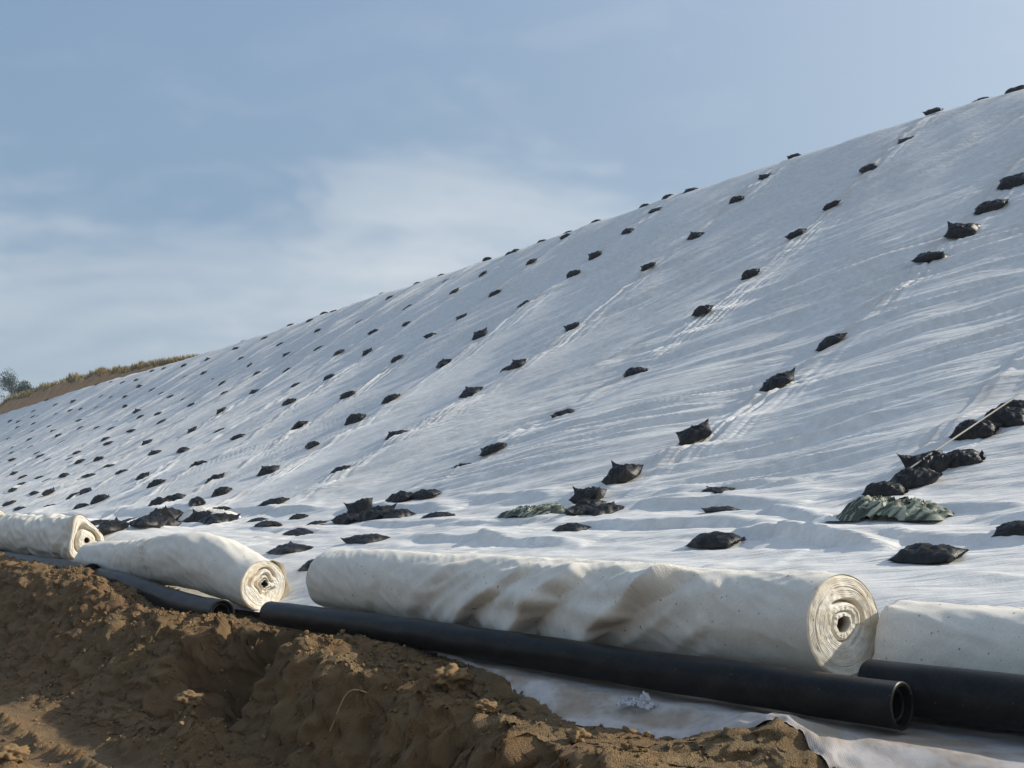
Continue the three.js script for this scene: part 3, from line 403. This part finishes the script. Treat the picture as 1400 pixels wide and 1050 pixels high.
//miss (487.1428571428571, 415.1428571428571)
//miss (548.5714285714286, 394.8571428571429)
const SLOPE_BAGS = [[6.22,19.28,1,0,9],[6.28,17.9,1,1,9],[6.42,16.58,1,2,9],[6.43,14.95,1,3,9],[6.78,11.31,1,4,9],[6.63,9.23,1,5,9],[6.68,6.85,1,6,9],[6.69,5.12,1,7,9],[4.58,4.52,1,8,9],[12.26,28.1,2,0,13],[10.56,28.1,2,1,13],[9.39,28.1,2,2,13],[12.06,25.48,2,3,13],[12.38,23.42,2,4,13],[12.36,21.02,2,5,13],[12.43,19.12,2,6,13],[12.48,16.78,2,7,13],[12.34,14.42,2,8,13],[12.02,11.37,2,9,13],[12.04,9.03,2,10,13],[11.92,6.92,2,11,13],[11.93,6.12,2,12,13],[18.1,28.1,3,0,12],[18.32,26.29,3,1,12],[18.32,24.36,3,2,12],[18.3,21.8,3,3,12],[18.42,19.32,3,4,12],[18.34,15.53,3,5,12],[18,12.94,3,6,12],[18.36,12.93,3,7,12],[18.28,11.41,3,8,12],[17.76,8.53,3,9,12],[17.27,6.55,3,10,12],[16.98,4.68,3,11,12],[26.21,28.1,4,0,16],[24.79,28.1,4,1,16],[23.47,28.1,4,2,16],[24.04,26.34,4,3,16],[23.84,24.29,4,4,16],[24.16,22.65,4,5,16],[23.93,21.12,4,6,16],[24.5,19.01,4,7,16],[24.43,16.76,4,8,16],[23.75,14.57,4,9,16],[22.97,11.84,4,10,16],[23,10.56,4,11,16],[22.5,8.76,4,12,16],[21.85,7.04,4,13,16],[21.85,5.68,4,14,16],[21.35,4.78,4,15,16],[31.37,28.1,5,0,13],[29.36,28.1,5,1,13],[30.24,26.86,5,2,13],[29.7,24.12,5,3,13],[29.34,21.6,5,4,13],[29.4,19.77,5,5,13],[29.22,17.98,5,6,13],[29.04,16.21,5,7,13],[28.03,13.35,5,8,13],[27.22,10.94,5,9,13],[25.24,7.04,5,10,13],[24.72,5.57,5,11,13],[24.67,5.14,5,12,13],[35.85,28.1,6,0,12],[33.29,28.1,6,1,12],[35.33,28.02,6,2,12],[34.42,25.07,6,3,12],[34.53,23.33,6,4,12],[35.06,20.84,6,5,12],[34.86,18.56,6,6,12],[34.12,16.12,6,7,12],[32.98,13.62,6,8,12],[31.75,10.84,6,9,12],[29.99,8.54,6,10,12],[28.93,6.67,6,11,12],[37.78,28.1,7,0,11],[39.07,26.25,7,1,11],[38.37,23.26,7,2,11],[38,20.92,7,3,11],[38.12,19.01,7,4,11],[37.82,16.55,7,5,11],[36.67,12.31,7,6,11],[35.2,10.14,7,7,11],[33.06,7.79,7,8,11],[31.89,5.88,7,9,11],[32.33,5.4,7,10,11],[44.44,28.1,8,0,13],[42.02,28.1,8,1,13],[43.42,23.46,8,2,13],[43.34,20.86,8,3,13],[42.92,18.8,8,4,13],[42.32,16.68,8,5,13],[41.11,14.42,8,6,13],[40.19,12.64,8,7,13],[38.6,10.32,8,8,13],[37.37,8.52,8,9,13],[35.97,6.71,8,10,13],[36.22,6.31,8,11,13],[35.99,5.46,8,12,13],[48.08,28.1,9,0,12],[44.98,26.52,9,1,12],[48.75,23.87,9,2,12],[48.1,21.54,9,3,12],[48.08,19.67,9,4,12],[47.28,17.39,9,5,12],[46.29,14.99,9,6,12],[44.27,12.14,9,7,12],[42.77,9.91,9,8,12],[41.24,8.48,9,9,12],[39.88,6.51,9,10,12],[39.32,5.3,9,11,12],[51.61,28.1,10,0,11],[53.07,23.67,10,1,11],[52.22,21.26,10,2,11],[51.49,19.18,10,3,11],[50.49,16.9,10,4,11],[49.61,14.9,10,5,11],[48.48,12.87,10,6,11],[47.52,11,10,7,11],[45.66,8.82,10,8,11],[43.65,7.04,10,9,11],[43.16,5.89,10,10,11],[55.34,28.1,11,0,14],[54,28.1,11,1,14],[55.18,26.9,11,2,14],[56.62,20.86,11,3,14],[55.03,18.33,11,4,14],[54.5,16.61,11,5,14],[53.01,14.53,11,6,14],[52.31,13.05,11,7,14],[54.64,11.84,11,8,14],[50.94,11.18,11,9,14],[51.66,9.45,11,10,14],[48.63,8.98,11,11,14],[52.14,8.71,11,12,14],[49.02,7.5,11,13,14],[60.05,28.1,12,0,10],[60.21,26.19,12,1,10],[58.05,23.44,12,2,10],[61.73,22.49,12,3,10],[59.42,19.27,12,4,10],[58.38,17.01,12,5,10],[60.56,16,12,6,10],[56.34,14.27,12,7,10],[56.64,12.79,12,8,10],[55.93,9.75,12,9,10],[64.18,25.95,13,0,7],[66.15,23.09,13,1,7],[64.43,20.65,13,2,7],[62.62,18.35,13,3,7],[65.63,16.83,13,4,7],[59.43,12.04,13,5,7],[60.35,10.44,13,6,7],[67.34,28.1,14,0,7],[67.98,25.52,14,1,7],[70.54,22.36,14,2,7],[68.78,19.76,14,3,7],[68.16,15.34,14,4,7],[64.77,13.07,14,5,7],[66.83,12.22,14,6,7],[72.5,25.53,15,0,6],[73.77,19.89,15,1,6],[71.79,17.7,15,2,6],[74.35,16.94,15,3,6],[69.67,14.22,15,4,6],[72.51,13.42,15,5,6],[79.02,26.48,16,0,5],[76.93,23.75,16,1,5],[75.65,22.17,16,2,5],[77.48,19.33,16,3,5],[76.84,15.81,16,4,5],[83.46,27.21,17,0,7],[82.24,25.38,17,1,7],[81.19,22.97,17,2,7],[80.03,21.51,17,3,7],[80.3,18.29,17,4,7],[83.29,17.37,17,5,7],[79.58,15.18,17,6,7],[87.79,26.22,18,0,5],[86.2,23.84,18,1,5],[84.78,21.72,18,2,5],[85.92,19.58,18,3,5],[85.03,16.64,18,4,5],[88.88,22.12,19,0,3],[92.86,22.09,19,1,3],[89.63,19.29,19,2,3],[93.99,27.27,20,0,4],[95.74,24.44,20,1,4],[95.48,20.94,20,2,4],[95.11,18.77,20,3,4],[99.17,27.7,21,0,2],[100.12,22.58,21,1,2],[102.01,24.66,22,0,3],[103.17,22.95,22,1,3],[102.03,21.3,22,2,3],[110.55,24.97,23,0,2],[107.96,22.89,23,1,2],[114.69,23.8,24,0,1],[115.45,27.62,25,0,1]];
{
  const R = rngOf(77);
  const own = { '1,5': [.2, .66, 1], '1,0': [.15, .8, 0], '1,1': [.3, .78, 2], '1,2': [.1, .76, 3], '1,3': [.15, .74, 3], '1,4': [.1, .62, 2], '1,6': [.75, .62, 1], '1,7': [.1, .58, 6], '2,6': [.25, .62, 5] };
  for (const [s, t, line, k, n] of SLOPE_BAGS) {
    if (t < 4.9 && s < 7) continue;
    const spec = own[line + ',' + k], yaw = spec ? spec[0] : 0.15 + 0.75 * R() - (R() < 0.12 ? 0.6 : 0), size = spec ? spec[1] * .93 : (0.50 + 0.14 * R()) * (1 - .14 * ss(34, 60, distTo(s, t, 8))), kind = spec ? spec[2] : [0, 1, 2, 3, 4, 5, 0, 3, 2][Math.floor(R() * 9)];
    const place = k === 0 ? 'topmost' : k === n - 1 && n > 2 ? 'lowest' : ORD[k + 1] + ' from the crest';
    const label = line < 3 && k > 0 ? `black sandbag, ${place} in the ${ORD[line + 1]} seam line from the right` : `${distTo(s, t, 8) > 70 ? 'tiny distant' : distTo(s, t, 8) > 42 ? 'small far' : 'black'} sandbag, ${place} in the ${ORD[line + 1] ?? 'last'} seam line from the right`;
    sandbag(s, t, yaw, size, kind, label, 'sandbags weighing down the slope sheets', { sq: (.75 + .45 * R()) * (1 - .15 * ss(34, 60, distTo(s, t, 8))) });
  }
  const G = 'sandbags on the bench', bench = [
    [.42, 1.97, .12, .80, 2, 'fat shiny black sandbag on the bench behind the rightmost roll'], [2.85, 2.3, .05, .82, 4, 'large black sandbag alone on the bench behind the longest roll end'],
    [5.47, 2.78, -.1, .72, 7, 'flat black sandbag on bench fold in front of the left green sacking'], [3.83, 3.7, .3, .6, 5, 'small black sandbag behind a white fold below the boxy bag'],
    [4.6, 4.6, .05, .66, 3, 'boxy black sandbag at slope foot right of the eared bag'], [6.7, 5.15, .05, .58, 6, 'black sandbag with two tall pointed ears at the slope foot'],
    [-.06, 2.65, .2, .6, 4, 'black sandbag cut by the right edge above the rightmost roll'], [9.36, 2.22, .1, .95, 5, 'long black sandbag behind the left end of the longest roll'],
    [10.35, 1.49, .05, 1.0, 3, 'wide flat black sandbag on bench right of the bulging roll end'], [8.59, .98, .35, .8, 4, 'black sandbag half hidden behind far end of the longest roll'],
    [11.95, 2.52, -.05, .85, 7, 'flat black sandbag on bench just behind the wide flat one'], [13.97, 2.96, 0, .95, 4, 'thin long black sandbag on bench behind the bulging roll'],
    [12.41, 3.14, 0, .6, 7, 'small thin black sandbag on bench between flat bag and pile'], [9.46, 3.64, .2, .8, 4, 'smooth black sandbag just right of the middle bag pile'],
    [14.46, 3.9, .1, .7, 4, 'round black sandbag left of the middle bag pile'], [15.85, 3.72, 0, .7, 7, 'dark bag right of the white cloth bundle'],
    [19.12, 4.3, .05, 1.1, 4, 'long black sandbag at slope foot above the white cloth bundle'], [23.68, 3.92, .1, .8, 0, 'black sandbag on bench left of the left bag pile'], [18.0, 1.15, .1, .7, 1, 'black bag poking up behind the hooded roll'],
  ];
  for (const [s, t, yaw, size, kind, label] of bench) sandbag(s, t, yaw, size * .66, kind, label, G, { sq: .55 + .25 * R() });
  const piles = [
    [11.95, 3.5, .1, .62, 0, 0, 'leftmost bag of the middle sandbag pile'], [12.3, 4.0, .9, .6, 6, .02, 'peaked bag standing at the back of the middle pile'], [11.4, 3.75, .2, .8, 1, .0, 'largest creased bag in front of the middle pile'], [10.75, 3.78, -.1, .66, 5, 0, 'rightmost bag of the middle sandbag pile'], [11.75, 4.55, .2, .62, 2, 0, 'left bag of the pair above the middle pile'], [11.35, 4.8, .3, .62, 0, 0, 'right bag of the pair above the middle pile'],
    [20.0, 3.4, .3, 1.1, 6, 0, 'big dark bag left of the white cloth bundle'], [18.2, 3.55, .6, .8, 6, 0, 'peaked bag in front of the white cloth bundle'], [16.9, 3.35, 0, .9, 1, 0, 'flat dark bag right in front of the white cloth bundle'], [16.4, 1.6, .1, .8, 1, 0, 'crumpled dark bag behind the bulging roll'], [16.6, .95, 0, .8, 3, 0, 'low dark bag beside the hooded roll end'], [17.4, 2.3, .4, .7, 6, 0, 'pointed dark bag left of the white cloth bundle'],
    [6.55, 4.2, .5, .56, 6, .05, 'pointed black bag on top of the pile beside left green sacking'], [6.25, 3.72, .9, .5, 5, 0, 'black bag leaning on the left green sacking'], [5.9, 3.85, 1.2, .55, 1, 0, 'black bag at the right end of the left sacking pile'], [6.35, 4.0, .2, .5, 3, .0, 'flat black bag under the pile beside left green sacking'],
    [1.55, 6.75, .0, .58, 4, 0, 'upper black bag of the right edge stack'], [1.52, 6.38, .05, .62, 4, 0, 'middle black bag of the right edge stack'], [1.75, 6.02, .1, .60, 2, 0, 'lowest black bag of the right edge stack'],
    [1.98, 4.2, .35, .52, 4, 0, 'lowest bag of the pile above the right green sacking'], [1.82, 4.58, .7, .60, 2, .03, 'shiny middle bag of the pile above right green sacking'], [1.86, 5.0, .95, .60, 6, .02, 'tall eared bag in the pile above right green sacking'], [1.58, 5.22, .5, .52, 4, .0, 'top right bag of the pile above right green sacking'],
  ];
  for (const [s, t, yaw, size, kind, lift, label] of piles) sandbag(s, t, yaw, size * .86, kind, label, 'sandbags heaped in piles', { lift });
}

// ---------------------------------------------------------------- crumpled sacking and cloth
function crumple(name, label, cat, s, t, L, Wd2, H, yaw, mat, cols, seed, sharp = 1) {
  const o = thing(name, label, cat, s, t, surfH(s, t) - 0.05, yaw), nx = 90, nz = 60;
  const heap = (i0, L, Wd2, H, dx, dz, z0) => grid(nx, nz, (i, j) => {
    const x = (i / nx * 2 - 1), z = (j / nz * 2 - 1), rr = Math.sqrt(x * x * 0.9 + z * z * 0.9), env = Math.pow(clamp(1 - Math.pow(rr, 2.2)), 0.6);
    const w = 0.5 * N3(x * 1.5 + seed, z * 1.5, i0), cc = x * L * .8 + z * Wd2 * .6, aa = z * Wd2 * .8 - x * L * .6, f1 = ridge(N3(cc * 1.6 + w, aa * 1.0 + w, seed + i0)), f2 = ridge(N3(cc * 7 + w * 2, aa * 1.3 - w, seed + 5 + i0)), f3 = ridge(N3(x * L * 9, z * Wd2 * 5, seed + 8));
    const y = H * env * (0.62 + 0.24 * f1 * sharp + 0.17 * sharp * sharp * f2 + 0.02 * f3);
    return [x * L / 2 + dx + 0.06 * w, Math.max(y, -0.02) + z0 * env, z * Wd2 / 2 + dz + 0.07 * f1 * env];
  }, { color: (i, j, p) => { const k = ss(-.1, .3, N3((p[0] * .8 + p[2] * .6) * 15 + seed, (p[2] * .8 - p[0] * .6) * 2.5, i0 + seed)), q = clamp(0.5 + 0.7 * fbm3(p[0] * 7, p[1] * 7, p[2] * 7 + seed, 3)); return [0, 1, 2].map((c) => mix(cols[0][c], cols[1][c], k) * (sharp < 1 ? 1 : 0.75 + 0.4 * q)); } });
  part('crumpled_sheet', heap(0, L, Wd2, H, 0, 0, 0), mat, o);
  part('folded_layer', heap(3, L * .55, Wd2 * .8, H * .8, L * .22 * (seed % 2 ? 1 : -1), .05, H * .35), mat, o);
}
const GREEN = [[.05, .062, .036], [.33, .35, .26]];
crumple('green_sacking', 'crumpled grey green woven sacking heap at right below sandbag pile', 'sacking', 1.5, 3.45, 1.2, .62, .25, 0, M.sack, GREEN, 3);
crumple('green_sacking', 'smaller pale green sacking heap in the middle beside black bags', 'sacking', 7.15, 3.6, 1.35, .5, .2, 0, M.sack, GREEN, 6);
crumple('cloth_bundle', 'crumpled white cloth bundle lying among dark bags at left', 'cloth', 18.7, 3.9, 3.0, .8, .36, 0, M.roll, [[.92, .92, .92], [1, 1, 1]], 9, .5);

// clear film scrap, rope, straw
{
  const s = 1.05, t = -.93, o = thing('plastic_scrap', 'crumpled clear plastic film scrap on woven strip below the long pipe', 'plastic film', s, t, dirtH(s, t) + .015, .2);
  const g = grid(44, 34, (i, j) => { const x = i / 44 * 2 - 1, z = j / 34 * 2 - 1, e = Math.pow(clamp(1 - (x * x + z * z) * .6), .7), pk = Math.exp(-((x + .45) ** 2 + z * z) / .09), n = ridge(N3(x * 2.4, z * 2.4, 8)), m = N3(x * 6, z * 6, 2); return [x * .13 + .02 * n, .015 + e * (.03 + .025 * n + .012 * m) + .06 * pk, z * .08 + .02 * m]; });
  part('film', g, M.film, o);
}
{
  const A = P(1.8, 4.95, surfH(1.8, 4.95) + .21), B = P(1.46, 6.85, surfH(1.46, 6.85) + .24), E = P(1.0, 10, surfH(1.0, 10) + .01), pts = [P(1.93, 4.6, surfH(1.93, 4.6) + .17)]; for (let k = 0; k < 6; k++) pts.push(A.clone().lerp(B, k / 6)); for (let k = 0; k <= 6; k++) pts.push(B.clone().lerp(E, k / 6));
  const o = new THREE.Mesh(new THREE.TubeGeometry(new THREE.CatmullRomCurve3(pts), 80, .010, 6), M.rope); o.name = 'rope'; o.userData = { label: 'thin tan rope stretched over the sandbag piles at right edge', category: 'rope' }; scene.add(o);
  const c = [P(3.72, -1.72, dirtH(3.72, -1.72) + .02), P(3.62, -1.6, dirtH(3.62, -1.6) + .05), P(3.42, -1.5, dirtH(3.42, -1.5) + .03)];
  const st = new THREE.Mesh(new THREE.TubeGeometry(new THREE.CatmullRomCurve3(c), 12, .006, 6), M.straw); st.name = 'straw_stalk'; st.userData = { label: 'single dry straw stalk on the shaded bank face', category: 'straw' }; scene.add(st);
}

// ---------------------------------------------------------------- grassy berm and trees at the far left
const bermH = (s, t) => { const k = ss(74, 88, s) * .45 + ss(84, 128, s) * .55, c = 2.3 + 14.65 * lerpT(CK, s); return c - .25 + k * (3.0 + .45 * N2(s * .13, 4) + .25 * N2(s * .5, 1)) * ss(28.6, 31.2, t) * ss(46, 38, t) + .12 * N2(s * .9, t * .9) * k; };
{
  const b = structure('earth_berm', 'brown earth berm with dry grass above far end of slope', 'terrain');
  part('soil', grid(240, 60, (i, j) => { const s = 74 + i * .5, t = 28.2 + j * .32; return [s, bermH(s, t), t]; }, { color: (i, j, p) => { const k = ss(-.1, .4, fbm2(p[0] * .3, p[2] * .5, 4) + (p[2] > 30.6 ? .3 : -.5)), f = .9 + .3 * N2(p[0] * 2, p[2] * 2); return [mix(.46, .27, k) * f, mix(.25, .19, k) * f, mix(.10, .065, k) * f]; } }), M.dirt, b);
  const R = rngOf(31), blades = []; for (let k = 0; k < 9; k++) { const a = R() * 6.28, l = .12 + .1 * R(), hgt = .28 + .3 * R(); const g = new THREE.BufferGeometry(); g.setAttribute('position', new THREE.BufferAttribute(new Float32Array([-.03 * Math.cos(a + 1.57), 0, -.03 * Math.sin(a + 1.57), .03 * Math.cos(a + 1.57), 0, .03 * Math.sin(a + 1.57), Math.cos(a) * l, hgt, Math.sin(a) * l]), 3)); g.computeVertexNormals(); blades.push(g); }
  const im = new THREE.InstancedMesh(mergeGeometries(blades), M.grass, 5200), m4 = new THREE.Matrix4(), c = new THREE.Color(); let n = 0;
  while (n < 5200) { const s = 78 + R() * 75, t = 30.5 + R() * 5; if (fbm2(s * .35, t * .5) < -.15 + .3 * R()) continue; const k = .6 + R() * .9; m4.compose(P(s, t, bermH(s, t)), new THREE.Quaternion().setFromAxisAngle(new THREE.Vector3(0, 1, 0), R() * 6), new THREE.Vector3(k, k, k)); im.setMatrixAt(n, m4); const y = R(); im.setColorAt(n++, c.setRGB(mix(.14, .36, y), mix(.13, .25, y), mix(.04, .09, y))); }
  im.name = 'dry_grass'; im.userData = { kind: 'stuff', label: 'dry olive grass growing along the berm', category: 'grass' }; scene.add(im);
}
function tree(s, t, h0, H, W, label, seed) {
  const R = rngOf(seed), o = thing('tree', label, 'tree', s, t, h0, R() * 6, 'trees beyond the berm');
  const limbs = [], seg = (a, b, r0, r1) => { const v = new THREE.Vector3().subVectors(b, a), g = new THREE.CylinderGeometry(r1, r0, v.length(), 7, 1); g.translate(0, v.length() / 2, 0); g.applyQuaternion(new THREE.Quaternion().setFromUnitVectors(new THREE.Vector3(0, 1, 0), v.clone().normalize())); g.translate(a.x, a.y, a.z); limbs.push(g); };
  const topP = new THREE.Vector3(0, H * .75, 0); seg(new THREE.Vector3(0, -.3, 0), topP, .13, .05);
  const clumps = []; for (let k = 0; k < 16; k++) { const a = R() * 6.28, y = H * (.32 + .62 * R()), rr = W * .5 * Math.sqrt(R()) * (1.1 - .6 * (y / H)), c = new THREE.Vector3(Math.cos(a) * rr, y, Math.sin(a) * rr); clumps.push(c); seg(new THREE.Vector3(0, y * .7, 0), c, .05, .015); }
  part('trunk', mergeGeometries(limbs), M.bark, o);
  const pos = []; for (const c of clumps) for (let k = 0; k < 330; k++) { const v = new THREE.Vector3(R() * 2 - 1, R() * 2 - 1, R() * 2 - 1); if (v.length() > 1) continue; v.multiplyScalar(W * .24).add(c); const l = .17, d = () => (R() - .5) * 2 * l; const a = [v.x + d(), v.y + d(), v.z + d()], b = [v.x + d(), v.y + d(), v.z + d()]; pos.push(v.x, v.y, v.z, ...a, ...b); }
  const g = new THREE.BufferGeometry(); g.setAttribute('position', new THREE.BufferAttribute(new Float32Array(pos), 3)); g.computeVertexNormals(); part('crown', g, M.leaf, o);
}
tree(157, 34.4, bermH(157, 34.4) - .2, 6.0, 4.2, 'tallest dark tree at the far left edge beyond the berm', 3);
tree(152, 34.8, bermH(152, 34.8) - .2, 4.2, 3.2, 'low bushy tree right of the tallest one beyond the berm', 4);
tree(149, 34.4, bermH(149, 34.4) - .2, 3.6, 2.6, 'smallest round tree, rightmost of those beyond the berm', 5);

scene.traverse((o) => { if (o.isMesh) { o.castShadow = true; o.receiveShadow = true; } });
renderer.render(scene, camera);
